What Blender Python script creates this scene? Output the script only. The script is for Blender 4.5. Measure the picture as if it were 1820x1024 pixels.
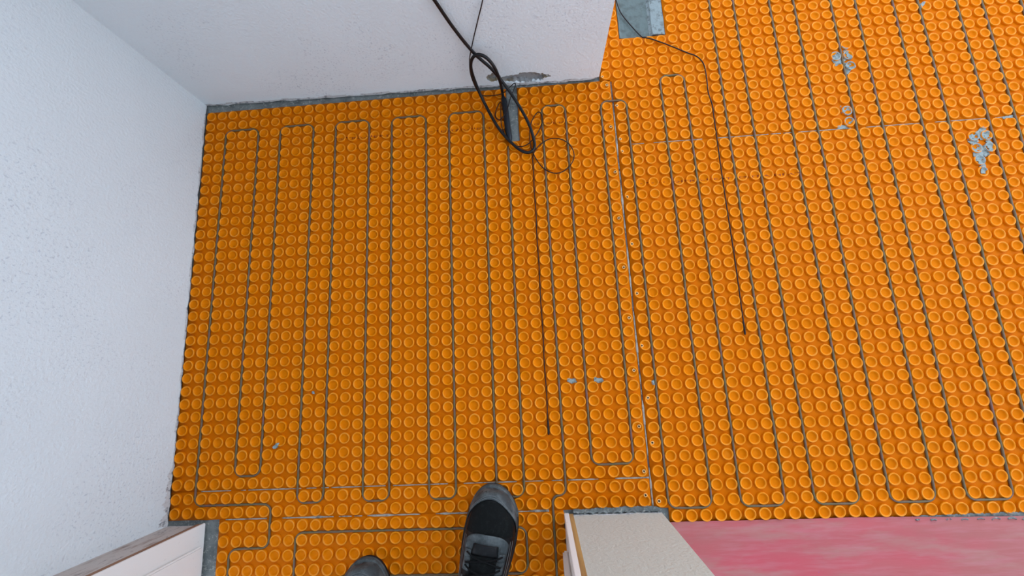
import bpy, bmesh, math, random
import numpy as np
from mathutils import Vector, Matrix

for o in list(bpy.data.objects):
    bpy.data.objects.remove(o, do_unlink=True)
SC = bpy.context.scene
COL = SC.collection
PI = math.pi
random.seed(7)
rng = np.random.default_rng(7)

# ------------------------------------------------------------------ camera
P = 0.0307                      # stud pitch of the membrane, metres
FPX = 752.2804504355829
ROT = ((0.996973178, 0.056089876, 0.053836873), (-0.045330307, 0.981954714, -0.183603115), (-0.063163648, 0.180606939, 0.981525082))
CG = (28.084853, -23.274482, 32.787764)       # camera place in stud pitches
CAM = (CG[0]*P, CG[1]*P, CG[2]*P + 0.0055)
cd = bpy.data.cameras.new('camera')
cd.sensor_fit = 'HORIZONTAL'
cd.sensor_width = 36.0
cd.lens = FPX / 1820.0 * 36.0
cd.clip_start = 0.02
cam = bpy.data.objects.new('camera', cd)
COL.objects.link(cam)
m4 = Matrix(ROT).to_4x4()
m4.translation = Vector(CAM)
cam.matrix_world = m4
SC.camera = cam

# ------------------------------------------------------------------ light
SC.view_settings.view_transform = 'Standard'
SC.view_settings.look = 'None'
SC.view_settings.gamma = 1.0
SC.view_settings.exposure = 0.65
SC.view_settings.use_curve_mapping = False
w = bpy.data.worlds.new('world')
SC.world = w
w.use_nodes = True
bg = w.node_tree.nodes['Background']
# soft light of the white room: brighter from the sides than from overhead
_nt = w.node_tree
_tc = _nt.nodes.new('ShaderNodeTexCoord')
_sx = _nt.nodes.new('ShaderNodeSeparateXYZ')
_nt.links.new(_tc.outputs['Generated'], _sx.inputs[0])
_cr = _nt.nodes.new('ShaderNodeValToRGB')
_nt.links.new(_sx.outputs['Z'], _cr.inputs[0])
_cr.color_ramp.elements[0].position = 0.0
_cr.color_ramp.elements[0].color = (0.86, 0.97, 1.13, 1)
_cr.color_ramp.elements[1].position = 0.85
_cr.color_ramp.elements[1].color = (0.52, 0.56, 0.64, 1)
_nt.links.new(_cr.outputs[0], bg.inputs[0])
bg.inputs[1].default_value = 1.88


def area(name, loc, target, sx, sy, energy, color):
    ld = bpy.data.lights.new(name, 'AREA')
    ld.shape = 'RECTANGLE'
    ld.size = sx
    ld.size_y = sy
    ld.energy = energy
    ld.color = color
    o = bpy.data.objects.new(name, ld)
    COL.objects.link(o)
    o.location = loc
    d = Vector(target) - Vector(loc)
    o.rotation_euler = d.to_track_quat('-Z', 'Y').to_euler()
    return o


# daylight from the window at the far right end of the room
area('window_daylight', (3.0, 0.35, 1.9), (0.0, 0.1, 0.5), 1.6, 1.2, 14, (0.72, 0.87, 1.04))


# ------------------------------------------------------------------ helpers
def ray(px, py):
    v = ((px - 910) / FPX, -(py - 512) / FPX, -1.0)
    return Vector([sum(ROT[i][j] * v[j] for j in range(3)) for i in range(3)])


def hz(px, py, z=0.0):
    """the point of the place at height z that the photograph shows at (px, py)"""
    d = ray(px, py)
    t = (z - CAM[2]) / d.z
    return Vector(CAM) + d * t


BW0, BW1 = Vector((-0.018, 0.036)), Vector((1.060, 0.0185))     # face of the back wall


def hw(px, py, off=0.0):
    """the point at distance off in front of the back wall"""
    d = ray(px, py)
    t_ = (BW1 - BW0).normalized()
    n = Vector((t_.y, -t_.x))           # towards the room
    c = Vector(CAM)
    t = (off - (c.xy - BW0).dot(n)) / d.xy.dot(n)
    return c + d * t


def tag(o, label, cat, group=None, kind=None):
    o['label'] = label
    o['category'] = cat
    if group:
        o['group'] = group
    if kind:
        o['kind'] = kind
    return o


def empty(name, loc=(0, 0, 0), rz=0.0):
    o = bpy.data.objects.new(name, None)
    o.empty_display_size = 0.02
    COL.objects.link(o)
    o.location = loc
    o.rotation_euler = (0, 0, rz)
    return o


def mesh_obj(name, verts, faces, mats, parent=None, smooth=True, midx=None):
    me = bpy.data.meshes.new(name)
    me.from_pydata([tuple(v) for v in verts], [], [tuple(f) for f in faces])
    for m in (mats if isinstance(mats, (list, tuple)) else [mats]):
        me.materials.append(m)
    if midx is not None:
        me.polygons.foreach_set('material_index', midx)
    me.polygons.foreach_set('use_smooth', [smooth] * len(me.polygons))
    me.update()
    o = bpy.data.objects.new(name, me)
    COL.objects.link(o)
    if parent:
        o.parent = parent
    return o


def bm_obj(name, bm, mats, parent=None, smooth=False):
    me = bpy.data.meshes.new(name)
    bmesh.ops.recalc_face_normals(bm, faces=bm.faces)
    bm.to_mesh(me)
    bm.free()
    for m in (mats if isinstance(mats, (list, tuple)) else [mats]):
        me.materials.append(m)
    me.polygons.foreach_set('use_smooth', [smooth] * len(me.polygons))
    o = bpy.data.objects.new(name, me)
    COL.objects.link(o)
    if parent:
        o.parent = parent
    return o


def add_box(bm, lo, hi, bevel=0.0):
    r = bmesh.ops.create_cube(bm, size=1.0)
    for v in r['verts']:
        v.co = Vector([lo[i] + (v.co[i] + 0.5) * (hi[i] - lo[i]) for i in range(3)])
    if bevel:
        es = set()
        for v in r['verts']:
            es.update(v.link_edges)
        bmesh.ops.bevel(bm, geom=list(es), offset=bevel, segments=2, affect='EDGES')


def smooth_path(pts, n=8):
    pts = [Vector(p) for p in pts]
    q = [pts[0] * 2 - pts[1]] + pts + [pts[-1] * 2 - pts[-2]]
    out = []
    for i in range(1, len(q) - 2):
        a, b, c, d = q[i - 1:i + 3]
        for k in range(n):
            t = k / n
            out.append(0.5 * ((2 * b) + (c - a) * t + (2 * a - 5 * b + 4 * c - d) * t * t
                              + (3 * b - a - 3 * c + d) * t ** 3))
    out.append(pts[-1])
    return out


def tube(pts, rad, seg=10, V=None, F=None):
    """verts and faces of a round tube along pts; rad may be a list"""
    V = [] if V is None else V
    F = [] if F is None else F
    pts = [Vector(p) for p in pts]
    n = len(pts)
    rads = rad if isinstance(rad, (list, tuple)) else [rad] * n
    t = (pts[1] - pts[0]).normalized()
    nrm = t.orthogonal().normalized()
    base = len(V)
    for i, p in enumerate(pts):
        a = pts[max(i - 1, 0)]
        b = pts[min(i + 1, n - 1)]
        if (b - a).length > 1e-9:
            t = (b - a).normalized()
        nrm = (nrm - t * nrm.dot(t)).normalized()
        bi = t.cross(nrm)
        for k in range(seg):
            an = 2 * PI * k / seg
            V.append(p + (nrm * math.cos(an) + bi * math.sin(an)) * rads[i])
    for i in range(n - 1):
        for k in range(seg):
            k2 = (k + 1) % seg
            F.append((base + i * seg + k, base + i * seg + k2, base + (i + 1) * seg + k2, base + (i + 1) * seg + k))
    F.append(tuple(base + k for k in reversed(range(seg))))
    F.append(tuple(base + (n - 1) * seg + k for k in range(seg)))
    return V, F


# ------------------------------------------------------------------ materials
def rgb(r, g, b):
    f = lambda c: (c / 255 / 12.92) if c / 255 <= 0.04045 else ((c / 255 + 0.055) / 1.055) ** 2.4
    return (f(r), f(g), f(b), 1)


class Mat:
    def __init__(s, name, col, rough=0.6, spec=0.5):
        s.m = bpy.data.materials.new(name)
        s.m.use_nodes = True
        s.t = s.m.node_tree
        s.p = s.t.nodes['Principled BSDF']
        s.p.inputs['Base Color'].default_value = col
        s.p.inputs['Roughness'].default_value = rough
        s.p.inputs['Specular IOR Level'].default_value = spec
        s.c = None
        s.co = s.t.nodes.new('ShaderNodeTexCoord')

    def node(s, kind, **kw):
        n = s.t.nodes.new(kind)
        for k, v in kw.items():
            setattr(n, k, v)
        return n

    def link(s, a, b):
        s.t.links.new(a, b)

    def noise(s, scale, detail=3.0, rough=0.55, stretch=(1, 1, 1)):
        mp = s.node('ShaderNodeMapping')
        mp.inputs['Scale'].default_value = stretch
        s.link(s.co.outputs['Object'], mp.inputs[0])
        n = s.node('ShaderNodeTexNoise')
        n.inputs['Scale'].default_value = scale
        n.inputs['Detail'].default_value = detail
        n.inputs['Roughness'].default_value = rough
        s.link(mp.outputs[0], n.inputs['Vector'])
        return n.outputs['Fac']

    def ramp(s, fac, a, b):
        r = s.node('ShaderNodeMapRange')
        r.inputs['From Min'].default_value = a
        r.inputs['From Max'].default_value = b
        s.link(fac, r.inputs['Value'])
        return r.outputs[0]

    def mul(s, a, b):
        n = s.node('ShaderNodeMath', operation='MULTIPLY')
        s.link(a, n.inputs[0])
        if isinstance(b, (int, float)):
            n.inputs[1].default_value = b
        else:
            s.link(b, n.inputs[1])
        return n.outputs[0]

    def mix(s, fac, col):
        """lay colour col over what there is, by fac"""
        n = s.node('ShaderNodeMix', data_type='RGBA')
        s.link(fac, n.inputs['Factor'])
        if s.c is None:
            n.inputs[6].default_value = s.p.inputs['Base Color'].default_value
        else:
            s.link(s.c, n.inputs[6])
        n.inputs[7].default_value = col
        s.c = n.outputs[2]
        s.link(s.c, s.p.inputs['Base Color'])
        return s

    def bump(s, h, strength=0.4, dist=0.002):
        b = s.node('ShaderNodeBump')
        b.inputs['Strength'].default_value = strength
        b.inputs['Distance'].default_value = dist
        s.link(h, b.inputs['Height'])
        s.link(b.outputs[0], s.p.inputs['Normal'])
        return s


def wall_paint(name, col, shade_speck):
    m = Mat(name, col, 0.75, 0.3)
    m.mix(m.ramp(m.noise(3.0, 3), 0.35, 0.75), tuple(c * 0.95 for c in col[:3]) + (1,))
    if shade_speck:
        band = m.ramp(m.noise(4.5, 2, 0.5, (1, 0.8, 1.0)), 0.46, 0.60)
        dots = m.ramp(m.noise(210.0, 3, 0.6), 0.58, 0.66)
        m.mix(m.mul(m.mul(band, dots), shade_speck), rgb(120, 130, 150))  # flecks: small shadows of the wall texture put into the colour
    m.bump(m.noise(170.0, 3, 0.55), 0.6, 0.0028)
    return m.m


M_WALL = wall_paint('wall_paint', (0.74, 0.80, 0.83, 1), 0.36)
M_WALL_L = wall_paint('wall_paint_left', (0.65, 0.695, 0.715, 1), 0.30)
M_WALL_F = wall_paint('wall_paint_front', (0.50, 0.485, 0.42, 1), 0.0)  # cream paint, darkened to stand for shade on the wall end
m = Mat('broken_plaster', rgb(150, 150, 150), 0.9, 0.2)
m.mix(m.ramp(m.noise(28, 2), 0.48, 0.6), rgb(140, 124, 98))
m.mix(m.ramp(m.noise(60, 4, 0.7), 0.56, 0.66), rgb(92, 90, 94))
m.bump(m.noise(160, 4, 0.7), 0.9, 0.004)
M_BROKEN = m.m
m = Mat('raw_plaster_edge', rgb(196, 196, 196), 0.9, 0.2)
m.mix(m.ramp(m.noise(90, 4, 0.7), 0.5, 0.62), rgb(132, 134, 138))
m.bump(m.noise(220, 3, 0.6), 0.8, 0.003)
M_RAW = m.m
m = Mat('torn_wall_paper', rgb(196, 188, 182), 0.9, 0.15)
m.mix(m.mul(m.ramp(m.noise(45, 4, 0.7, (1, 1, 0.25)), 0.52, 0.66), 0.7), rgb(150, 128, 116))
m.mix(m.mul(m.ramp(m.noise(120, 4, 0.7, (1, 1, 0.3)), 0.58, 0.68), 0.8), rgb(112, 108, 108))
m.bump(m.noise(160, 4, 0.65), 0.8, 0.003)
M_TORN = m.m
m = Mat('concrete', rgb(124, 128, 126), 0.85, 0.3)
m.mix(m.ramp(m.noise(22, 4, 0.65), 0.42, 0.66), rgb(92, 97, 97))
m.mix(m.ramp(m.noise(140, 4, 0.7), 0.55, 0.68), rgb(168, 168, 160))
m.bump(m.noise(90, 4, 0.65), 0.7, 0.003)
M_CONC = m.m
m = Mat('smooth_thinset', rgb(84, 97, 96), 0.55, 0.45)
m.mix(m.ramp(m.noise(38, 3, 0.6), 0.46, 0.64), rgb(66, 75, 73))
m.bump(m.noise(70, 3, 0.6, (1, .6, 1)), 0.6, 0.003)
M_SMOOTH = m.m
m = Mat('pale_thinset', rgb(126, 136, 137), 0.7, 0.3)
m.mix(m.ramp(m.noise(80, 4, 0.7), 0.50, 0.62), rgb(92, 98, 98))
m.bump(m.noise(110, 3, 0.6), 0.6, 0.003)
M_PALE = m.m
m = Mat('orange_membrane', (0.69, 0.183, 0.0001, 1), 0.5, 0.04)
m.mix(m.ramp(m.noise(9, 3), 0.35, 0.7), (0.65, 0.170, 0.0001, 1))
m.mix(m.mul(m.ramp(m.noise(48, 4, 0.6), 0.60, 0.74), 0.25), (0.72, 0.26, 0.03, 1))
M_ORANGE = m.m
# rims of the studs: edge gleam put into the colour, plus wear by feet
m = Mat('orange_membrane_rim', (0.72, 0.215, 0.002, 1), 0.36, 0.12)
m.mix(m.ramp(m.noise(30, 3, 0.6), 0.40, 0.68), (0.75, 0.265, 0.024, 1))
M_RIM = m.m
# web between the studs: shade of the gaps put into a deeper orange
m = Mat('orange_membrane_web_shaded', (0.58, 0.134, 0.0001, 1), 0.55, 0.04)
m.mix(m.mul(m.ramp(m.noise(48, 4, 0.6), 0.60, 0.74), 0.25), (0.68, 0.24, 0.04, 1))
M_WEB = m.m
m = Mat('heating_cable_jacket', rgb(104, 85, 66), 0.5, 0.3)
m.mix(m.ramp(m.noise(30, 2), 0.42, 0.58), rgb(98, 86, 58))
m.mix(m.ramp(m.noise(44, 2), 0.56, 0.66), rgb(112, 80, 72))
M_CABLE = m.m
M_BLACK = Mat('black_cable_jacket', rgb(13, 13, 16), 0.45, 0.3).m
M_SLEEVE = Mat('splice_sleeve', rgb(20, 26, 34), 0.5, 0.35).m
M_WIRE = Mat('thin_black_wire', rgb(22, 9, 8), 0.45, 0.3).m
m = Mat('mortar', rgb(146, 156, 155), 0.9, 0.2)
m.mix(m.ramp(m.noise(120, 4, 0.7), 0.5, 0.65), rgb(104, 112, 110))
m.bump(m.noise(260, 3, 0.6), 0.8, 0.002)
M_MORTAR = m.m
m = Mat('seam_mortar', rgb(166, 160, 150), 0.8, 0.25)
m.mix(m.ramp(m.noise(80, 4, 0.7), 0.50, 0.64), rgb(112, 110, 104))
m.bump(m.noise(140, 3, 0.6), 0.6, 0.002)
M_SEAM = m.m
m = Mat('pink_paper', rgb(166, 98, 96), 0.85, 0.15)
m.mix(m.mul(m.ramp(m.noise(4.2, 4, 0.6, (0.6, 1.3, 1)), 0.42, 0.66), 0.7), rgb(192, 76, 90))
m.mix(m.mul(m.ramp(m.noise(16, 4, 0.65, (0.35, 1.6, 1)), 0.50, 0.68), 0.7), rgb(166, 118, 112))
m.mix(m.mul(m.ramp(m.noise(90, 3, 0.6, (0.15, 1.4, 1)), 0.45, 0.7), 0.3), rgb(184, 122, 130))
m.bump(m.noise(60, 4, 0.6, (0.2, 1, 1)), 0.25, 0.002)
M_PAPER = m.m
M_JAMB = Mat('white_enamel', rgb(226, 223, 219), 0.4, 0.45)
M_JAMB.mix(M_JAMB.mul(M_JAMB.ramp(M_JAMB.noise(70, 3, 0.6), 0.68, 0.74), 0.3), rgb(170, 166, 162))
M_JAMB = M_JAMB.m
m = Mat('raw_wood', rgb(178, 140, 84), 0.7, 0.25)
m.mix(m.ramp(m.noise(60, 4, 0.6, (1, 1, 0.06)), 0.45, 0.62), rgb(150, 112, 68))
M_WOOD = m.m
m = Mat('brown_wood', rgb(150, 112, 88), 0.8, 0.2)
m.mix(m.ramp(m.noise(60, 4, 0.6, (1, 1, 0.08)), 0.45, 0.6), rgb(112, 84, 66))
M_BROWN = m.m
M_INK = Mat('dark_red_ink', rgb(140, 52, 8), 0.6, 0.3).m
M_BURR = Mat('torn_pale_plastic', rgb(232, 180, 110), 0.5, 0.3).m
M_HEAD = Mat('dark_screw_steel', rgb(46, 24, 18), 0.5, 0.4).m
m = Mat('scuffed_rubber', rgb(56, 62, 64), 0.6, 0.3)
m.mix(m.ramp(m.noise(38, 4, 0.65), 0.46, 0.64), rgb(86, 92, 93))
m.mix(m.ramp(m.noise(60, 4, 0.7), 0.58, 0.7), rgb(34, 38, 40))
m.bump(m.noise(260, 3), 0.3, 0.001)
M_TOE = m.m
m = Mat('black_mesh_fabric', rgb(11, 13, 13), 0.8, 0.15)
m.mix(m.ramp(m.noise(120, 4, 0.7), 0.52, 0.68), rgb(24, 27, 26))
m.bump(m.noise(520, 2), 0.6, 0.001)
M_FABRIC = m.m
m = Mat('black_leather', rgb(9, 9, 11), 0.5, 0.25)
m.mix(m.ramp(m.noise(60, 4, 0.65), 0.55, 0.7), rgb(30, 32, 34))
M_LEATHER = m.m
M_SOLE = Mat('black_outsole', rgb(20, 17, 18), 0.7, 0.3).m
M_LACE = Mat('black_lace', rgb(8, 8, 9), 0.8, 0.2).m
M_STITCH = Mat('grey_stitching', rgb(120, 122, 122), 0.7, 0.3).m
M_TROUSER = Mat('dark_trouser_cloth', rgb(38, 40, 46), 0.9, 0.15).m
M_BLUE = Mat('blue_plastic', rgb(40, 70, 190), 0.5, 0.4).m

# ------------------------------------------------------------------ setting
bm = bmesh.new()
add_box(bm, (-0.6, -2.2, -0.06), (3.2, 1.6, -0.003))
tag(bm_obj('floor', bm, M_CONC), 'grey concrete subfloor showing in the gaps around the orange mats', 'floor', kind='structure')

H = 2.4


def wave(x, seed):
    return (math.sin(x * 61 + seed) + math.sin(x * 143 + seed * 2.1) * 0.7 + math.sin(x * 317 + seed * 3.7) * 0.5) / 2.2


def wall_slab(name, a, b, thick, mats, hang, dent=None, fine=None, rough=None, jag=0.0035):
    """a drywall wall with its face from a to b (seen from the left of a->b), ragged lower edge, and dents"""
    a, b = Vector(a), Vector(b)
    L = (b - a).length
    t = (b - a) / L
    n = Vector((t.y, -t.x))
    us = list(np.arange(0, L, 0.02)) + [L]
    if fine:
        us = sorted(set([u for u in us if not fine[0] <= u <= fine[1]] + list(np.linspace(fine[0], fine[1], int((fine[1] - fine[0]) / 0.001)))))
    zs = list(np.arange(0, 0.066, 0.001)) + list(np.arange(0.066, 0.4, 0.03)) + list(np.arange(0.4, H, 0.25)) + [H]
    V, F, MI = [], [], []
    for u in us:
        for z in zs:
            zz = z
            if z < 0.02:
                zz = hang(u) + (z / 0.02) * (0.02 - hang(u)) + (jag * wave(u, 1.3) * (1 - z / 0.02))
            d = dent(u, zz) if dent else 0.0
            if z == 0:
                d += 0.001 * wave(u * 1.7, 4)
            p = a + t * u - n * d
            V.append((p.x, p.y, zz))
    nz = len(zs)
    for i in range(len(us) - 1):
        for j in range(nz - 1):
            F.append((i * nz + j, (i + 1) * nz + j, (i + 1) * nz + j + 1, i * nz + j + 1))
            um, zm = (us[i] + us[i + 1]) / 2, (zs[j] + zs[j + 1]) / 2
            mi = 0
            if dent and dent(um, zm) > 0.0003:
                mi = 1
            elif zm < (rough(um) if rough else 0.0085) + 0.005 * wave(um * 0.8, 9) and len(mats) > 2:
                mi = 2
            MI.append(mi)
    # back and sides
    k = len(V)
    for u in (0, L):
        for z in (0.004, H):
            p = a + t * u - n * thick
            V.append((p.x, p.y, z))
    nu = len(us)
    F += [(k, k + 1, k + 3, k + 2)]
    F += [tuple([k, k + 1] + [j for j in reversed(range(nz))]), tuple([k + 3, k + 2] + [(nu - 1) * nz + j for j in range(nz)])]
    F += [tuple([k + 1, k + 3] + [i * nz + nz - 1 for i in reversed(range(nu))]), tuple([k + 2, k] + [i * nz for i in range(nu)])]
    MI += [0] * 5
    me_o = mesh_obj(name, V, F, mats, smooth=False, midx=MI)
    return me_o


# left wall: face x = -0.018, looking +x (a->b runs north so that its left... room side is +x)
def hang_left(u):
    # u runs from the south end (y=-1.037) to the back corner
    return 0.005 if u < 0.10 else 0.003


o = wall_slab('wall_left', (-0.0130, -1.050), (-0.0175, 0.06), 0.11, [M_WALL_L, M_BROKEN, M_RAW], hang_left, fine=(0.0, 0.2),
              rough=lambda u: 0.005 + 0.022 * max(0, 1 - u / 0.17) * (1 + .6 * wave(u * 3, 3)))
tag(o, 'pale textured wall along the left side of the orange floor', 'wall', kind='structure')


bt = (BW1 - BW0).normalized()


def bu(px, py):
    p = hw(px, py)
    return ((p.xy - BW0).dot(bt), p.z)


HOLES = [(bu(938, 138), 0.052, 0.021), (bu(876, 138), 0.018, 0.016), (bu(905, 140), 0.02, 0.012)]


def dent_back(u, z):
    d = 0.0
    for (c, rx, rz) in HOLES:
        q = ((u - c[0]) / rx) ** 2 + ((z - c[1]) / rz) ** 2
        q += 0.35 * wave(u * 1.5 + z, 2.2) + 0.25 * wave(z * 3.1, 5.1)
        if q < 1:
            d = max(d, 0.011 * min(1, (1 - q) * 2.5))
    return d


o = wall_slab('wall_back', BW0, BW1, 0.10, [M_WALL, M_BROKEN, M_RAW], lambda u: 0.0035 + 0.011 * max(0, (u - 1.060) / 0.018), dent_back, (0.76, 1.03))
tag(o, 'white textured wall behind the cables, its lower edge broken open', 'wall', kind='structure')
o = wall_slab('wall_right', (1.0605, 0.0225), (1.062, 1.5), 0.06, [M_WALL, M_BROKEN, M_RAW], lambda u: 0.006)
tag(o, 'white wall return running back from the outside corner', 'wall', kind='structure')

bm = bmesh.new()
add_box(bm, (-0.6, -2.2, H), (3.2, 1.6, H + 0.1))
tag(bm_obj('ceiling', bm, M_WALL), 'white ceiling over the room', 'ceiling', kind='structure')
bm = bmesh.new()
add_box(bm, (-0.6, -2.3, 0), (3.2, -2.2, H))  # hall wall out of view, added to make light fall off by the door
tag(bm_obj('wall_hall_blocker', bm, M_WALL), 'unseen white wall added behind the doorway to cut light from the hall', 'wall', kind='structure')

# front wall stubs beside the doorway
FY = -1.037
o = wall_slab('wall_front', (0.058, FY), (-0.016, FY - 0.002), 0.115, [M_TORN, M_BROKEN, M_RAW], lambda u: 0.010)
tag(o, 'narrow strip of rough wall between left wall and white door jamb', 'wall', kind='structure')
o = wall_slab('wall_corner', (1.108, FY), (0.9182, FY - 0.001), 0.115, [M_WALL_F, M_BROKEN, M_RAW], lambda u: 0.006)
tag(o, 'cream textured wall end between the doorway and the pink paper', 'wall', kind='structure')


def jamb(name, x0, x1, face_x, sgn, stop_from, label):
    """door jamb board: raw wooden edge to the tiled room, white face to the opening, with a stop moulding"""
    bm = bmesh.new()
    add_box(bm, (min(x0, x1), FY - 0.118, 0.004), (max(x0, x1), FY + 0.001, 2.06))
    o = bm_obj(name, bm, [M_JAMB, M_WOOD if sgn < 0 else M_BROWN])
    for f in o.data.polygons:
        if f.normal.y > 0.5:
            f.material_index = 1
    bm = bmesh.new()
    add_box(bm, (min(face_x, face_x + sgn * 0.011), FY - 0.096, stop_from), (max(face_x, face_x + sgn * 0.011), FY - 0.040, 2.05), 0.003)
    bm_obj('door_stop', bm, M_JAMB, o)
    bm = bmesh.new()
    bw = 0.0095 if sgn < 0 else 0.004
    add_box(bm, (min(face_x + sgn * .0006, face_x - sgn * bw), FY - 0.010, 0.005), (max(face_x + sgn * .0006, face_x - sgn * bw), FY + 0.003, 2.05), 0.0008)
    bm_obj('jamb_bead', bm, M_JAMB, o)
    tag(o, label, 'door jamb', kind='structure')
    return o


jamb('trim_1', 0.058, 0.077, 0.077, 1, 0.02, 'white door jamb at lower left with brown raw edge')
jamb('trim_2', 0.899, 0.918, 0.899, -1, 0.085, 'white door jamb with tan raw wood edge beside the cream wall end')

# ------------------------------------------------------------------ membrane sheets
PROF = [(0.01325, 0.0004), (0.01265, 0.0015), (0.01280, 0.0040), (0.01265, 0.0051), (0.01210, 0.0057), (0.01130, 0.0058), (0.01045, 0.0054), (0.00960, 0.0045), (0.00820, 0.0026), (0.00650, 0.0013), (0.00300, 0.0008)]
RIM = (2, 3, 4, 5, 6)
SEG = 20


def stud_h(dx, dy):
    r = math.hypot(dx, dy)
    pr = PROF[::-1]
    if r >= PROF[0][0]:
        return 0.0005
    if r <= pr[0][0]:
        return pr[0][1]
    for (r0, z0), (r1, z1) in zip(pr, pr[1:]):
        if r0 <= r <= r1 and r1 > r0:
            return z0 + (z1 - z0) * (r - r0) / (r1 - r0)
    return 0.003


OFFS = {'A': (0, 0), 'A2': (0, 0.019), 'A3': (0, 0.03), 'B': (0.148, 0.074), 'B2': (0.148, 0.056)}


def gx(c, s):
    return (c + OFFS[s][0]) * P


def gy(r, s):
    return -(r + OFFS[s][1]) * P


def sheet(cells, s, label, wob=0.0007, trim=None):
    cells = set(cells)
    V, F, MI = [], [], []
    corner = {}

    def cv(c2, r2):
        k = (c2, r2)
        if k in corner:
            return corner[k]
        inside = all((c2 + dc, r2 + dr) in cells for dc in (0, -1) for dr in (0, -1))
        x, y = gx(c2 - 0.5, s), gy(r2 - 0.5, s)
        if not inside:
            x += wob * wave(r2 * 0.031 + c2 * 0.013, 1) + random.uniform(-.4, .4) * wob
            y += wob * wave(c2 * 0.029 + r2 * 0.017, 2) + random.uniform(-.4, .4) * wob
        if trim:
            x, y = trim(x, y)
        V.append((x, y, 0.0005))
        corner[k] = len(V) - 1
        return corner[k]
    for (c, r) in sorted(cells):
        q = [cv(c, r), cv(c, r + 1), cv(c + 1, r + 1), cv(c + 1, r)]
        F.append(q)
        for (dc, dr, i, j) in ((-1, 0, 0, 1), (0, 1, 1, 2), (1, 0, 2, 3), (0, -1, 3, 0)):
            if (c + dc, r + dr) not in cells:
                a, b = V[q[i]], V[q[j]]
                k = len(V)
                V += [(a[0], a[1], -0.0029), (b[0], b[1], -0.0029)]
                F.append((q[j], q[i], k, k + 1))
    lo = Vector((1e9, 1e9))
    ang = np.arange(SEG) * 2 * PI / SEG
    ca, sa = np.cos(ang), np.sin(ang)
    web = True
    for (c, r) in sorted(cells):
        x0, y0 = gx(c, s) + random.gauss(0, .00018), gy(r, s) + random.gauss(0, .00018)
        k0 = len(V)
        f = 1 + random.gauss(0, 0.012)
        fz = 1 + random.gauss(0, 0.03)
        tx, ty = random.gauss(0, .02), random.gauss(0, .02)
        for (rr, zz) in PROF:
            for a, b in zip(ca, sa):
                dx, dy = rr * f * a, rr * f * b
                V.append((x0 + dx, y0 + dy, zz * fz + (dx * tx + dy * ty) * (zz > .001)))
        V.append((x0, y0, 0.0007))
        n = len(PROF)
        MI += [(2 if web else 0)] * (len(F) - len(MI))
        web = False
        for i in range(n - 1):
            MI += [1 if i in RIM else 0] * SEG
            for k in range(SEG):
                k2 = (k + 1) % SEG
                F.append((k0 + i * SEG + k, k0 + i * SEG + k2, k0 + (i + 1) * SEG + k2, k0 + (i + 1) * SEG + k))
        for k in range(SEG):
            F.append((k0 + (n - 1) * SEG + k, k0 + (n - 1) * SEG + (k + 1) % SEG, k0 + n * SEG))
    MI += [0] * (len(F) - len(MI))
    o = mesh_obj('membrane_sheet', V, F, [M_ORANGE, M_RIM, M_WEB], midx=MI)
    tag(o, label, 'floor membrane', 'orange studded membrane sheets')
    return o


A = [(c, r) for c in range(0, 36) for r in range(0, 32) if not (c == 27 and r <= 4)]
sheet_a = sheet(A, 'A', 'large orange studded membrane sheet filling the alcove by the left wall')
sheet([(c, r) for c in range(0, 36) for r in range(32, 34)], 'A2', 'long two-row strip of orange studded membrane above the doorway')
sheet([(c, r) for c in range(4, 30) for r in range(34, 44)], 'A3', 'orange studded membrane sheet in the doorway, under the shoes',
      trim=lambda x, y: (min(x, 0.8975), y))
B = [(c, r) for c in range(36, 78) for r in range(6, 35) if not (c == 36 and r >= 34)]
sheet_b = sheet(B, 'B', 'orange studded membrane sheet at lower right, meeting the pink paper')
B2 = [(c, r) for c in range(35, 78) for r in range(-15, 6)
      if not (c == 35 and r > -1) and not (37 <= c <= 40 and r <= -5)]
sheet_b2 = sheet(B2, 'B2', 'orange studded membrane sheet at upper right around the grey cutout',
                 trim=lambda x, y: (max(x, 1.0635), y))


def surf_h(x, y):
    for s, cs in (('A', A), ('A2', None), ('A3', None), ('B', B), ('B2', B2)):
        c = round(x / P - OFFS[s][0])
        r = round(-y / P - OFFS[s][1])
        ok = (s == 'A' and c < 36 and 0 <= r < 32) or (s == 'A2' and c < 36 and 32 <= r < 34) or (s == 'A3' and c < 36 and r >= 34) \
            or (s == 'B' and c >= 36 and r >= 6) or (s == 'B2' and c >= 36 and r < 6)
        if ok:
            return stud_h(x - gx(c, s), y - gy(r, s))
    return 0.0005


# printed line of lettering on the sheets
def lettering(parent, body, x0, y0, x1, y1, size):
    cu = bpy.data.curves.new('lettering', 'FONT')
    cu.body = body
    cu.size = size
    cu.resolution_u = 2
    tmp = bpy.data.objects.new('tmp_text', cu)
    COL.objects.link(tmp)
    bpy.context.view_layer.update()
    me = bpy.data.meshes.new_from_object(tmp.evaluated_get(bpy.context.evaluated_depsgraph_get()))
    bpy.data.objects.remove(tmp, do_unlink=True)
    bm = bmesh.new()
    bm.from_mesh(me)
    bpy.data.meshes.remove(me)
    for _ in range(2):
        bmesh.ops.subdivide_edges(bm, edges=[e for e in bm.edges if e.calc_length() > size * 0.25], cuts=1)
    bmesh.ops.triangulate(bm, faces=bm.faces)
    xs = [v.co.x for v in bm.verts]
    w_ = max(xs) - min(xs)
    d = Vector((x1 - x0, y1 - y0))
    L = d.length
    t = d / L
    n = Vector((-t.y, t.x))
    for v in bm.verts:
        p = Vector((x0, y0)) + t * ((v.co.x - min(xs)) / w_ * L) + n * v.co.y
        v.co = Vector((p.x, p.y, surf_h(p.x, p.y) + 0.00035))
    o = bm_obj('printed_lettering', bm, M_INK, parent)
    o['label'] = 'small dark printed lettering across a row of studs'


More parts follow.
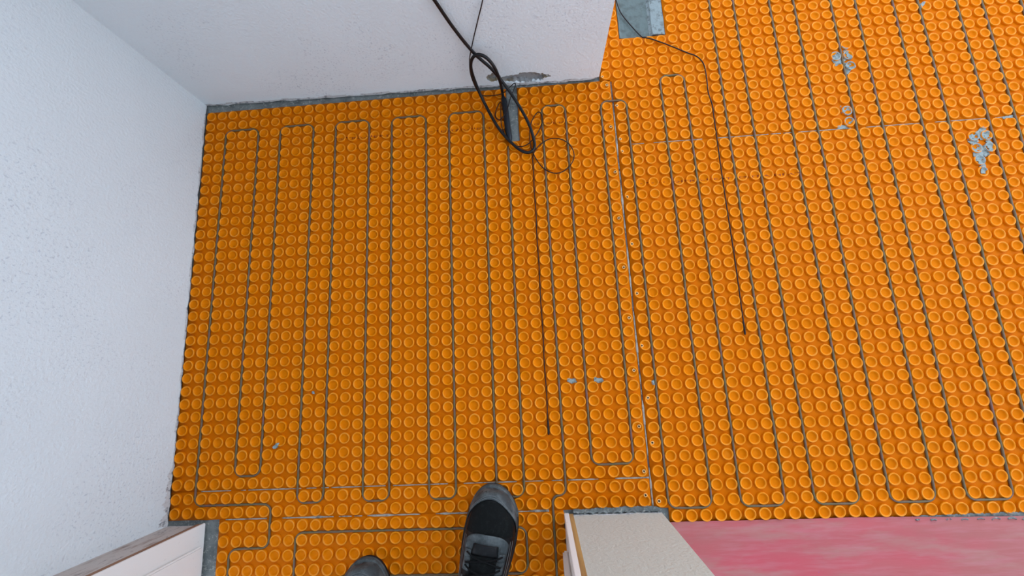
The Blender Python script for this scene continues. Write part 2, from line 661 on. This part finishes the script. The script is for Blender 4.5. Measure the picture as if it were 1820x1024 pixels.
lettering(sheet_a, 'DITRA-HEAT', gx(11.6, 'A'), gy(3.18, 'A'), gx(16.3, 'A'), gy(3.18, 'A'), 0.0085)
lettering(sheet_a, '- - - - - - - -', gx(16.6, 'A'), gy(3.13, 'A'), gx(20.6, 'A'), gy(3.13, 'A'), 0.011)
lettering(sheet_a, 'DITRA-HEAT', gx(20.8, 'A'), gy(3.18, 'A'), gx(25.2, 'A'), gy(3.18, 'A'), 0.0075)
lettering(sheet_a, 'DITRA-HEAT', gx(28.8, 'A'), gy(3.18, 'A'), gx(32.5, 'A'), gy(3.18, 'A'), 0.0075)
lettering(sheet_b, '- - - - - - -', gx(36.5, 'B'), gy(9.1, 'B'), gx(39.4, 'B'), gy(9.1, 'B'), 0.011)
lettering(sheet_b, 'DITRA-HEAT', gx(39.6, 'B'), gy(9.15, 'B'), gx(44.2, 'B'), gy(9.15, 'B'), 0.0075)
lettering(sheet_b, 'DITRA-HEAT', gx(44.8, 'B'), gy(9.15, 'B'), gx(49.6, 'B'), gy(9.15, 'B'), 0.0075)

# ------------------------------------------------------------------ heating cable (one run)
bo, to = 0.074, 0.056
Q = [(26.5, 5.0), (26.5, 32.5), (24.5, 32.5), (24.5, 1.5), (21.5, 1.5), (21.5, 32.5), (19.5, 32.5), (19.5, 1.5), (16.5, 1.5), (16.5, 32.5), (14.5, 32.5),
     (14.5, 1.5), (11.5, 1.5), (11.5, 32.5), (9.5, 32.5), (9.5, 1.5), (6.5, 1.5), (6.5, 30.5), (4.5, 30.5), (4.5, 1.5), (1.5, 1.5), (1.5, 32.5),
     (7.5, 32.5), (7.5, 35.53), (4.5, 35.53), (4.5, 41.5), (9.5, 41.5), (9.5, 34.53), (26.5, 34.53), (26.5, 37.53), (12.5, 37.53), (12.5, 41.5), (28.5, 41.5), (28.5, 32.5),
     (29.5, 32.5), (29.5, 1.5), (31.5, 1.5), (31.5, 30.5), (34.5, 30.5), (34.5, 1.5), (36.648, 1.5), (36.648, 33.574), (39.648, 33.574),
     (39.648, -0.444), (41.648, -0.444), (41.648, 33.574)]
c = 44
while c < 75:
    x0, x1 = c + 0.648, c + 2.648
    Q += [(x0, 33.574), (x0, -12.44), (x1, -12.44), (x1, 33.574)]
    c += 5


def fillet(Q, rad, n=6):
    out = [Vector((Q[0][0], Q[0][1]))]
    for i in range(1, len(Q) - 1):
        p, a, b = Vector(Q[i]), Vector(Q[i - 1]), Vector(Q[i + 1])
        da, db = (a - p), (b - p)
        r = min(rad, da.length * .49, db.length * .49)
        da.normalize()
        db.normalize()
        ctr = p + da * r + db * r
        for k in range(n + 1):
            t = k / n * PI / 2
            out.append(ctr - db * r * math.cos(t) - da * r * math.sin(t))
    out.append(Vector((Q[-1][0], Q[-1][1])))
    return out


def densify(pts, step):
    out = [pts[0]]
    for a, b in zip(pts, pts[1:]):
        n = max(1, int((b - a).length / step))
        for k in range(1, n + 1):
            out.append(a + (b - a) * (k / n))
    return out


path = densify(fillet(Q, 0.62), 0.5)
pts = []
for q in path:
    x, y = q.x * P, -q.y * P
    wob_ = 0.00045
    pts.append((x + wob_ * wave(y * 1.3 + x * 0.21, 3), y + wob_ * wave(x * 1.3 + y * 0.2, 6), 0.0029 + 0.0004 * wave(x + y, 2)))
V, F = tube(pts, 0.00255, 8)
tag(mesh_obj('heating_cable', V, F, M_CABLE), 'taupe heating cable snaking in long loops between the orange studs', 'heating cable')

# ------------------------------------------------------------------ grey cutouts in the membrane
bm = bmesh.new()
add_box(bm, (gx(26.56, 'A'), gy(4.46, 'A'), -0.0032), (gx(27.44, 'A'), 0.026, -0.0012))
o = bm_obj('thinset_bed', bm, M_CONC)
tag(o, 'rough grey mortar in the narrow slot under the black cable splice', 'mortar bed')
x0, x1 = gx(36.55, 'B2'), gx(40.45, 'B2')
yb = gy(-4.58, 'B2')
N = 14
V, F = [], []
prof = [(0.0, 0.0014), (0.05, -0.001), (0.12, -0.0018), (0.66, -0.0018), (0.70, 0.001), (0.72, 0.0045), (0.80, 0.0040), (0.93, 0.0030), (1.0, 0.0012)]
for i in range(N + 1):
    y = yb + (0.33) * i / N
    for (u, z) in prof:
        V.append((x0 + (x1 - x0) * u + 0.001 * wave(y * 1.3, u * 5), y, z + 0.0004 * wave(y * 2 + u, 2)))
np_ = len(prof)
MI = []
for i in range(N):
    for j in range(np_ - 1):
        F.append((i * np_ + j, i * np_ + j + 1, (i + 1) * np_ + j + 1, (i + 1) * np_ + j))
        MI.append(0 if j < 3 else 1)
o = mesh_obj('thinset_bed', V, F, [M_SMOOTH, M_PALE], smooth=False, midx=MI)
sol = o.modifiers.new('thickness', 'SOLIDIFY')
sol.thickness = 0.0025
sol.offset = -1
tag(o, 'smooth grey thinset patch in the square cutout beside the wall corner', 'mortar bed')

# ------------------------------------------------------------------ black lead cable with splice
lead = empty('lead_cable', hz(920, 268, 0.004))


def child_tube(name, pts, rad, mat, parent, seg=10):
    off = parent.location
    V, F = tube([Vector(p) - off for p in pts], rad, seg)
    return mesh_obj(name, V, F, mat, parent)


_t = hw(752, -30, .010)
lp = [_t + Vector((-.16, .002, .85)), _t + Vector((-.11, .001, .35)), _t + Vector((-.05, 0, .11)), _t, hw(772, 0, .010), hw(807, 51, .011), hw(842, 94, .014), hw(873, 122, .024), hw(898, 152, .040), hz(923, 189, .034), hz(941, 223, .022), hz(950, 254, .012), hz(947, 267, .011),
      hz(935, 271, .011), hz(917, 261, .012), hz(887, 229, .018), hz(860, 181, .028), hw(845, 147, .034), hw(837, 120, .026), hw(840, 103, .022),
      hw(851, 97, .022), hw(866, 104, .026), hw(880, 122, .034), hw(889, 146, .040), hz(893, 165, .014), hz(894.5, 176, .0075), hz(896, 184, .006)]
child_tube('cable_jacket', smooth_path(lp, 8), 0.0039, M_BLACK, lead)
sp = [hz(894, 172, .0075), hz(896, 180, .0062), hz(899, 200, .006), hz(902, 225, .006), hz(905, 243, .006), hz(907, 252, .005)]
spp = smooth_path(sp, 6)
ns = len(spp)
child_tube('splice_sleeve', spp, [0.0045 + 0.0035 * min(1, 5 * min(i, ns - 1 - i) / ns) for i in range(ns)], M_SLEEVE, lead, 12)
tag(lead, 'thick black cable looping down the back wall into the floor slot', 'cable')

# ------------------------------------------------------------------ thin sensor wires
sens = empty('sensor_wire', hz(975, 772, .004))
_t = hw(864, -30, .006)
wp = [_t + Vector((-.03, 0, .85)), _t + Vector((.03, 0, .35)), _t + Vector((.02, 0, .11)), _t, hw(858, 0, .006), hw(847, 45, .006), hw(838, 85, .008), hw(834.5, 110, .010), hw(838, 138, .014), hz(853, 167, .012), hz(873, 170, .012), hz(893, 166, .020), hz(905, 156, .030), hz(914, 148, .034),
      hz(916, 152, .032), hz(908, 172, .024), hz(900, 198, .016), hz(888, 213, .012), hz(880, 205, .010), hz(885, 188, .012), hz(890, 182, .016), hz(890, 200, .016), hz(892, 226, .011),
      hz(904, 250, .009), hz(920, 260, .008), hz(937, 257, .009), hz(953, 240, .012), hz(964, 218, .014), hz(962, 203, .014), hz(955, 200, .012), hz(945, 216, .010), hz(941, 238, .009),
      hz(944, 262, .008), hz(955, 286, .008), hz(970, 302, .009), hz(990, 308, .010), hz(1009, 299, .010), hz(1020, 281, .010), hz(1016, 262, .010), hz(1001, 249, .010), hz(981, 246, .010), hz(964, 254, .009),
      hz(953, 265, .008), hz(947, 278, .006), hz(948, 300, .005)]
sx = 28.5 * P
tail = [(sx + 0.0006 * math.sin(r * 1.3), -r * P, .0044) for r in np.arange(9, 28.4, 1.0)]
child_tube('wire_lead', smooth_path(wp + tail, 6), 0.0013, M_WIRE, sens, 6)
child_tube('sensor_tip', [(sx, -27.2 * P, .0044), (sx, -27.4 * P, .0044), (sx, -28.2 * P, .0044), (sx, -28.32 * P, .0044)], [.0014, .0023, .0023, .0012], M_WIRE, sens, 8)
tag(sens, 'thin black sensor wire coiled by the slot, running straight down among the studs', 'wire')

sens2 = empty('sensor_wire', hz(1325, 596, .004))
x2 = 43.635 * P
wp = [hz(1088, -25, .010), hz(1095, 0, .007), hz(1103, 22, .004), hz(1120, 44, .003), hz(1140, 65, .004), hz(1148, 67, .0065), hz(1160, 70, .008), hz(1180, 77, .008), hz(1200, 85, .008), hz(1222, 94, .008), hz(1236, 99, .0075), hz(1246, 107, .007), hz(1252, 118, .006), hz(1256, 140, .0058), hz(1259, 165, .0056)]
tail = [(x2 - .0012 + 0.0006 * math.sin(r * .5), -r * P, .0052) for r in np.arange(2.6, 21.8, 1.0)]
child_tube('wire_lead', smooth_path(wp + tail, 6), 0.0015, M_WIRE, sens2, 6)
yl = tail[-1]
child_tube('sensor_tip', [(yl[0], yl[1] + .03, .0046), (yl[0], yl[1] + .026, .0046), (yl[0], yl[1], .0046), (yl[0], yl[1] - .003, .0046)], [.0014, .0023, .0023, .0012], M_WIRE, sens2, 8)
tag(sens2, 'thin black sensor wire bending out of the grey cutout, right of the seam', 'wire')

# ------------------------------------------------------------------ screws along the seam
NAILS = [(1070, 136), (1078.5, 151), (1096, 188), (1085.5, 225), (1102, 247.5), (1105.5, 269), (1093.5, 305.5), (1114.5, 350), (1100, 387.5), (1123, 433.5), (1108.5, 475), (1132, 521.5), (1118, 565), (1140.5, 614.5),
         (1126.5, 658.5), (1151.5, 707), (1136, 758), (1159.5, 787), (1144.5, 838), (1147, 880), (1171.5, 891)]
WORD = ['first', 'second', 'third', 'fourth', 'fifth', 'sixth', 'seventh', 'eighth', 'ninth', 'tenth', 'eleventh', 'twelfth', 'thirteenth', 'fourteenth', 'fifteenth', 'sixteenth',
        'seventeenth', 'eighteenth', 'nineteenth', 'twentieth', 'lowest']
rng_me = hd_me = None
scr = None
for i, (px, py) in enumerate(NAILS):
    p = hz(px, py, .0045)
    zt = surf_h(p.x, p.y)
    if scr is None:
        scr = root = empty('screw', (p.x, p.y, max(.0035, zt)))
        V, F = tube([(.0030 * math.cos(a), .0030 * math.sin(a), .0006 + .0003 * math.sin(3 * a)) for a in np.linspace(0, 2 * PI, 19)], .0011, 6)
        ring = mesh_obj('torn_rim', V, F, M_BURR, root)
        V, F = [], []
        for (rr, zz) in [(.0025, .0002), (.0024, .0010), (.0016, .0013), (.0006, .0008)]:
            V += [(rr * math.cos(a), rr * math.sin(a), zz) for a in np.linspace(0, 2 * PI, 13)[:-1]]
        for k in range(3):
            F += [(k * 12 + j, k * 12 + (j + 1) % 12, (k + 1) * 12 + (j + 1) % 12, (k + 1) * 12 + j) for j in range(12)]
        F += [tuple(36 + j for j in range(12)), tuple(reversed(range(12)))]
        head = mesh_obj('screw_head', V, F, M_HEAD, root)
    else:
        root = scr.copy()
        COL.objects.link(root)
        root.location = (p.x, p.y, max(.0035, zt))
        for ch in (ring, head):
            q = ch.copy()
            COL.objects.link(q)
            q.parent = root
    root.rotation_euler = (random.uniform(-.25, .25), random.uniform(-.25, .25), random.uniform(0, 6))
    tag(root, 'small dark screw sunk in an orange stud along the vertical seam, %s from the top' % WORD[i], 'screw', 'screws along the vertical seam')


# ------------------------------------------------------------------ mortar spilled on the studs
def blob(name, poly, thick, label, mat=M_MORTAR, cat='mortar', group='mortar spilled on the studs', fill=0.0, bare=0.0):
    """poly: (px, py) outline in the photograph; draped over the studs"""
    W = [hz(px, py, .004).xy for px, py in poly]
    lo = Vector((min(p.x for p in W), min(p.y for p in W)))
    hi = Vector((max(p.x for p in W), max(p.y for p in W)))
    st = 0.0010

    def inside(x, y):
        r = False
        n = len(W)
        for i in range(n):
            a, b = W[i], W[(i + 1) % n]
            if (a.y > y) != (b.y > y) and x < (b.x - a.x) * (y - a.y) / (b.y - a.y) + a.x:
                r = not r
        return r
    nx, ny = int((hi.x - lo.x) / st) + 2, int((hi.y - lo.y) / st) + 2
    V, F, idx = [], [], {}
    c0 = (lo + hi) / 2

    def vi(i, j):
        if (i, j) not in idx:
            x, y = lo.x + i * st, lo.y + j * st
            xj, yj = x + .0005 * wave(y * 3, 1), y + .0005 * wave(x * 3, 2)
            h = surf_h(xj, yj)
            z = max(h, fill) + thick * (0.7 + 0.5 * wave(x * 2 + y, 3))
            V.append((xj - c0.x, yj - c0.y, z))
            idx[(i, j)] = len(V) - 1
        return idx[(i, j)]
    for i in range(nx):
        for j in range(ny):
            x, y = lo.x + (i + .5) * st, lo.y + (j + .5) * st
            if bare and surf_h(x, y) < .0042 and wave(x * 1.7 + y * .9, 7) + wave(y * 2.3 - x, 3) > bare:
                continue
            if inside(x + .0016 * wave(y * 2, 4), y + .0016 * wave(x * 2, 5)):
                F.append((vi(i, j), vi(i + 1, j), vi(i + 1, j + 1), vi(i, j + 1)))
    o = mesh_obj(name, V, F, mat)
    o.location = (c0.x, c0.y, 0)
    sm = o.modifiers.new('thickness', 'SOLIDIFY')
    sm.thickness = thick * 1.2
    sm.offset = -1
    tag(o, label, cat, group)
    return o


blob('mortar_spill', [(1479, 92), (1492, 90), (1494, 82), (1506, 85), (1508, 93), (1514, 98), (1517, 112), (1521, 120), (1514, 124), (1508, 132), (1502, 126), (1496, 114), (1484, 116), (1479, 104)], .0006,
     'grey mortar spill on studs near the top right, upper of two big ones', fill=.0016, bare=.25)
blob('mortar_spill', [(1722, 240), (1740, 232), (1748, 222), (1757, 234), (1762, 246), (1765, 262), (1762, 272), (1754, 280), (1753, 296), (1752, 308), (1745, 308), (1742, 296), (1734, 284), (1730, 270), (1727, 256), (1722, 250)], .0007,
     'long pale grey mortar spill hanging down over several studs at far right', fill=.0018, bare=.35)
blob('mortar_spill', [(1496, 187), (1509, 186), (1513, 195), (1517, 214), (1510, 222), (1500, 219), (1497, 203)], .0005,
     'thin grey mortar film on two studs just above the horizontal seam', fill=.0002, bare=-.15)
blob('mortar_spill', [(1487, 224), (1500, 222), (1511, 226), (1505, 229), (1490, 228)], .0010, 'thin grey mortar smear on the horizontal seam below the upper spill', fill=.001)
blob('mortar_spill', [(1783, 207), (1797, 203), (1806, 204), (1800, 209), (1786, 211)], .0010, 'thin grey mortar smear on the horizontal seam near the right edge', fill=.001)
blob('mortar_spill', [(1008, 674), (1022, 672), (1026, 679), (1014, 682), (1008, 679)], .0008, 'faint pale mortar smudge between studs, left one of a pair right of centre', fill=.0008)
blob('mortar_spill', [(1056, 672), (1070, 671), (1074, 677), (1062, 681), (1056, 678)], .0008, 'faint pale mortar smudge between studs, right one of a pair right of centre', fill=.0008)
blob('mortar_crumb', [(484, 794), (489, 788), (496, 787), (492, 796), (486, 798)], .0030, 'grey crumb lying between studs in the lower left field', cat='crumb', fill=.0025)
blob('mortar_crumb', [(1156, 677), (1162, 676), (1164, 684), (1160, 685)], .0016, 'small pale crumb on a stud just right of the vertical seam', cat='crumb', fill=.003)
blob('mortar_crumb', [(554, 696), (558, 695), (559, 700), (555, 700)], .0016, 'tiny white crumb between studs left of centre', cat='crumb', fill=.002)
blob('mortar_crumb', [(1634, 8), (1641, 2), (1643, 7), (1637, 16)], .0016, 'small white sliver between studs at the top edge', cat='crumb', fill=.003)


# grey mortar squeezed up in the gaps between sheets, ragged strip by strip
def squeeze(pts, w0, label, seed):
    V, F, live = [], [], []
    n = len(pts)
    d = densify([Vector(p) for p in pts], .006)
    for i, p in enumerate(d):
        a, b = d[max(0, i - 1)], d[min(len(d) - 1, i + 1)]
        t = (b - a).normalized()
        nn = Vector((-t.y, t.x))
        ww = w0 * max(0.0, .35 + 1.1 * wave((p.x + p.y) * .6, seed))
        V += [(p.x - nn.x * ww, p.y - nn.y * ww, -.0004), (p.x - nn.x * ww * .6, p.y - nn.y * ww * .6, .0006), (p.x + nn.x * ww * .6, p.y + nn.y * ww * .6, .0006), (p.x + nn.x * ww, p.y + nn.y * ww, -.0004)]
        live.append(ww > 1e-5)
    for i in range(len(d) - 1):
        for j in range(3):
            if not (live[i] or live[i + 1]):
                continue
            F.append((4 * i + j, 4 * i + j + 1, 4 * i + 4 + j + 1, 4 * i + 4 + j))
    o = mesh_obj('seam_mortar', V, F, M_SEAM)
    sm = o.modifiers.new('thickness', 'SOLIDIFY')
    sm.thickness = .001
    sm.offset = -1
    tag(o, label, 'mortar', 'mortar lines in the seams')


yA = -33.535 * P
squeeze([(4.0 * P, yA), (7.2 * P, yA)], .0011, 'thin grey mortar line in the doorway seam, left of the cable', 1)
squeeze([(7.8 * P, yA), (28.2 * P, yA)], .0021, 'long grey mortar line in the doorway seam, right of the cable', 2)
yA = -31.51 * P
squeeze([(1.9 * P, yA), (29.3 * P, yA)], .0007, 'faint mortar line in the seam just above the doorway strip', 3)
squeeze([(29.7 * P, yA), (35.5 * P, yA)], .0016, 'pale mortar line in the seam left of the screw row', 4)
xs_ = 35.575 * P
squeeze([(xs_ - .0005, -1.8 * P), (xs_ - .0012, -12 * P), (xs_, -33.4 * P)], .0019, 'pale mortar line down the vertical seam between the screws', 5)
yA = -5.56 * P
squeeze([(36.8 * P, yA), (76 * P, yA - .0008)], .0004, 'faint mortar line across the right-hand field', 6)

# rough mortar at the foot of the cream wall end and along the paper edge
blob('mortar_ridge', [(1018, 907), (1060, 904), (1100, 902), (1150, 900), (1174, 902), (1174, 910), (1120, 912), (1070, 913), (1020, 914)], .0012, 'rough grey mortar ridge at the foot of the cream wall end', M_CONC, 'mortar', 'rough mortar ridges')
blob('mortar_ridge', [(1580, 921), (1660, 917), (1750, 913), (1850, 909), (1850, 922), (1700, 922), (1600, 923)], .0014, 'rough grey mortar ridge between orange studs and pink paper', M_CONC, 'mortar', 'rough mortar ridges')

# ------------------------------------------------------------------ pink paper
V, F = [], []
nx, ny = 70, 30
for j in range(ny + 1):
    for i in range(nx + 1):
        u, v = i / nx, j / ny
        x = 1.112 + 1.4 * u
        ye = -34.46 * P - .0008 * wave(x * .3, 2) - (.006 * min(1, max(0, (x - 1.5) / .35)))
        y = ye + (-1.95 - ye) * v
        z = .0042 + .0012 * math.sin(x * 9 + y * 4) * min(1, v * 6) + .0009 * math.sin(x * 23 - y * 11) + .0006
        V.append((x, y, z))
for j in range(ny):
    for i in range(nx):
        k = j * (nx + 1) + i
        F.append((k, k + nx + 1, k + nx + 2, k + 1))
o = mesh_obj('floor_paper', V, F, M_PAPER)
sm = o.modifiers.new('thickness', 'SOLIDIFY')
sm.thickness = .0004
sm.offset = -1
tag(o, 'pink floor-protection paper covering the floor at lower right', 'paper')
p = hz(1455, 1017, .006)
bm = bmesh.new()
for (dx, dy, s_) in ((0, 0, .0016), (.0022, -.001, .001), (-.0012, .0016, .0008)):
    r = bmesh.ops.create_icosphere(bm, subdivisions=1, radius=s_)
    for v in r['verts']:
        v.co = Vector((v.co.x + dx, v.co.y + dy, v.co.z * .5))
o = bm_obj('plastic_crumb', bm, M_BLUE)
o.location = (p.x, p.y, .0058)
tag(o, 'tiny blue crumb lying on the pink paper', 'crumb')


# ------------------------------------------------------------------ person: work shoes and trousers
def shoe(parent, toe, ang, mir):
    """toe: point of the toe on the floor; ang: turn about z; local +y is forward"""
    root = empty('shoe', toe, ang)
    root.parent = parent
    S = [0.0, .0005, .002, .004, .008, .012, .02, .03, .045, .06, .075, .10, .13, .16, .19, .22, .25, .275, .29, .298]
    WR = [.0008, .0066, .013, .0187, .026, .0313, .0392, .0462, .0530, .0565, .0580, .0590, .0570, .0530, .0490, .0455, .043, .039, .030, .012]
    WL = [.0008, .0064, .0125, .0178, .0243, .029, .036, .042, .0478, .0508, .0525, .0540, .0530, .0510, .0480, .0455, .043, .039, .030, .012]
    HH = [.010, .016, .023, .027, .0315, .0345, .0395, .0440, .0485, .0510, .0530, .056, .064, .076, .088, .096, .098, .094, .084, .070]
    CX = [-.002, -.002, -.002, -.002, -.0018, -.0015, -.001, 0, .001, .001, .001, 0, -.001, -.002, -.002, -.001, 0, 0, 0, 0]

    def itp(T, s):
        return float(np.interp(s, S, T))

    def pt(s, th, off=0.0):
        ct, st = math.cos(th), math.sin(th)
        e = 2 / 2.5
        wd = itp(WR if ct > 0 else WL, s) * .955
        x = (wd + off) * math.copysign(abs(ct) ** e, ct) + itp(CX, s)
        z = .022 + (itp(HH, s) + off) * abs(st) ** e
        y = -s - .004 + off * max(0, 1 - s / .03)
        return Vector((x * mir, y, z))

    def grid(name, f, nu, nv, mat, par, thick=0.0):
        V = [f(i / nu, j / nv) for i in range(nu + 1) for j in range(nv + 1)]
        F = [(i * (nv + 1) + j, (i + 1) * (nv + 1) + j, (i + 1) * (nv + 1) + j + 1, i * (nv + 1) + j + 1) for i in range(nu) for j in range(nv)]
        if mir < 0:
            F = [tuple(reversed(q)) for q in F]
        o = mesh_obj(name, V, F, mat, par)
        if thick:
            sm = o.modifiers.new('thickness', 'SOLIDIFY')
            sm.thickness = thick
            sm.offset = 0
        return o
    # sole: stacked outline rings
    V, F = [], []
    ss = [0, .0005, .0015, .003, .006, .01, .015, .021, .028] + list(np.linspace(.036, .298, 30))
    prof = [(-.003, 0.0), (.001, .003), (.002, .012), (.0005, .014), (.002, .018), (.0012, .023), (-.004, .026)]
    n = 0
    for (o_, z) in prof:
        ring = [((itp(CX, s) + max(itp(WR, s) + o_, .0003)) * mir, -s + o_ * max(0, 1 - s / .02), z ) for s in ss]
        ring += [((itp(CX, s) - max(itp(WL, s) + o_, .0003)) * mir, -s + o_ * max(0, 1 - s / .02), z ) for s in reversed(ss)]
        n = len(ring)
        V += ring
    for k in range(len(prof) - 1):
        F += [(k * n + j, k * n + (j + 1) % n, (k + 1) * n + (j + 1) % n, (k + 1) * n + j) for j in range(n)]
    F += [tuple(reversed(range(n))), tuple((len(prof) - 1) * n + j for j in range(n))]
    bmm = bmesh.new()
    vs = [bmm.verts.new(v) for v in V]
    for q in F:
        try:
            bmm.faces.new([vs[k] for k in q])
        except ValueError:
            pass
    so = bm_obj('sole', bmm, [M_SOLE, M_TOE], root, True)
    for f in so.data.polygons:
        if f.center.y > -.05 and f.center.z > .008:
            f.material_index = 1
    up = grid('upper', lambda u, v: pt(u * u * .05 + u * (.298 - .05), v * PI), 60, 28, M_LEATHER, root)

    # vamp fabric window
    def fb(th):
        d = (th - PI / 2) / (PI / 2)
        return .015 + .058 * abs(d) ** 2.0
    grid('vamp_fabric', lambda u, v: pt(.018 + u * .062, PI * (.16 + .68 * v), .0006), 16, 20, M_FABRIC, root)

    # toe cap: crescent round the toe, legs running back along both sides
    def capf(u, v):
        th = v * PI
        lim = fb(th) + (.010 if th < PI / 2 else -.004) * abs((th - PI / 2) / (PI / 2)) ** 2
        return pt(u * lim, th, .0022 * min(1, u * lim / .006))
    cap = grid('toe_cap', capf, 14, 40, M_TOE, root, .0016)
    cap['label'] = 'scuffed grey rubber toe cap'
    # stitching rows along the inner edge of the cap
    for k, o_ in enumerate((.0025, .006)):
        pth = []
        for v in np.linspace(.12, .88, 40):
            th = v * PI
            lim = fb(th) + (.010 if th < PI / 2 else -.004) * abs((th - PI / 2) / (PI / 2)) ** 2
            pth.append(pt(max(.002, lim - o_), th, .0032))
        V, F = tube(pth, .00035, 5)
        mesh_obj('stitching', V, F, M_STITCH, cap)

    # throat overlay (grey, rounded), tongue, loop, eyelets, laces
    def thr(u, v):
        a = (v - .5) * 2
        s0 = .076 + .016 * abs(a) ** 3
        return pt(s0 + u * (.135 - s0), PI * (.5 + .26 * a * (1 - .1 * u)), .0030)
    ov = grid('throat_overlay', thr, 14, 18, M_TOE, root, .0016)
    ov['label'] = 'grey leather overlay round the laces'
    grid('tongue', lambda u, v: pt(.094 + u * .12, PI * (.5 + .115 * (v - .5) * 2), .0052 + .002 * math.sin(u * 9)), 14, 8, M_FABRIC, root, .002)
    # front lace loop
    c0 = pt(.142, PI / 2, .0075)
    grid('lace_loop', lambda u, v: pt(.092 + u * .020, PI * (.5 + .10 * (v - .5) * 2), .0078 + .002 * math.sin(u * PI)), 6, 6, M_LEATHER, root, .0016)
    for k in range(4):
        s = .112 + .022 * k
        for sg in (-1, 1):
            th0 = PI * (.5 + sg * .17)
            eo = grid('eyelet', lambda u, v, s=s, th0=th0: pt(s - .006 + u * .013, th0 + (v - .5) * .30, .0058 + .0015 * math.sin(u * PI) * math.sin(v * PI)), 5, 5, M_TOE if k < 3 else M_LEATHER, root, .002)
        for sg in (-1, 1):
            pth = [pt(s + .018 * t_ - .002, PI * (.5 + sg * .17 * (1 - 2 * t_)), .0085 + .002 * math.sin(t_ * PI)) for t_ in np.linspace(0, 1, 12)]
            V, F = tube(pth, .0018, 6)
            mesh_obj('lace', V, F, M_LACE, root)
    # side stitching lines
    for sg in (-1, 1):
        for o_ in (.0, .05):
            pth = [pt(s, PI * (.5 + sg * (.30 + o_ - .0 * s)), .0012) for s in np.linspace(.088, .17, 14)]
            V, F = tube(pth, .0004, 5)
            mesh_obj('stitching', V, F, M_STITCH, up)
    return root


person = empty('person', (0.71, -1.2, 0.006))
inv = Vector(person.location)
tr = hz(881, 862, .020)
br = hz(858, 1024, .045)
d = (tr.xy - br.xy)
angR = math.atan2(d.y, d.x) - PI / 2
tl = hz(648, 992, .020)
sr = shoe(person, Vector((tr.x, tr.y, .006)) - inv, angR, 1)
sl = shoe(person, Vector((tl.x, tl.y, .006)) - inv, 0.12, -1)
# trouser legs grown as one skinned surface
pr = Vector((tr.x, tr.y, 0)) + Matrix.Rotation(angR, 3, 'Z') @ Vector((0, -.245, 0))
pl = Vector((tl.x, tl.y, 0)) + Matrix.Rotation(.12, 3, 'Z') @ Vector((0, -.245, 0))
mid = (pr + pl) / 2
ym = min(pr.y, pl.y) - .02
chain = [((mid.x, ym, .93), .165), ((mid.x, ym, .84), .17),
         ((mid.x + .085, ym, .76), .10), (((pr.x + mid.x + .085) / 2, (pr.y + ym) / 2, .48), .075), ((pr.x, pr.y, .22), .064), ((pr.x, pr.y, .085), .066),
         ((mid.x - .085, ym, .76), .10), (((pl.x + mid.x - .085) / 2, (pl.y + ym) / 2, .48), .075), ((pl.x, pl.y, .22), .064), ((pl.x, pl.y, .085), .066)]
me = bpy.data.meshes.new('trousers')
me.from_pydata([tuple(Vector(c_[0]) - inv) for c_ in chain], [(0, 1), (1, 2), (2, 3), (3, 4), (4, 5), (1, 6), (6, 7), (7, 8), (8, 9)], [])
tro = bpy.data.objects.new('trousers', me)
COL.objects.link(tro)
tro.parent = person
me.materials.append(M_TROUSER)
sk = tro.modifiers.new('skin', 'SKIN')
for i, c_ in enumerate(chain):
    me.skin_vertices[0].data[i].radius = (c_[1], c_[1])
    me.skin_vertices[0].data[i].use_root = i == 1
ss_ = tro.modifiers.new('subdivision', 'SUBSURF')
ss_.levels = ss_.render_levels = 2
tag(person, 'person standing in the doorway, only the scuffed black work shoes in view', 'person')
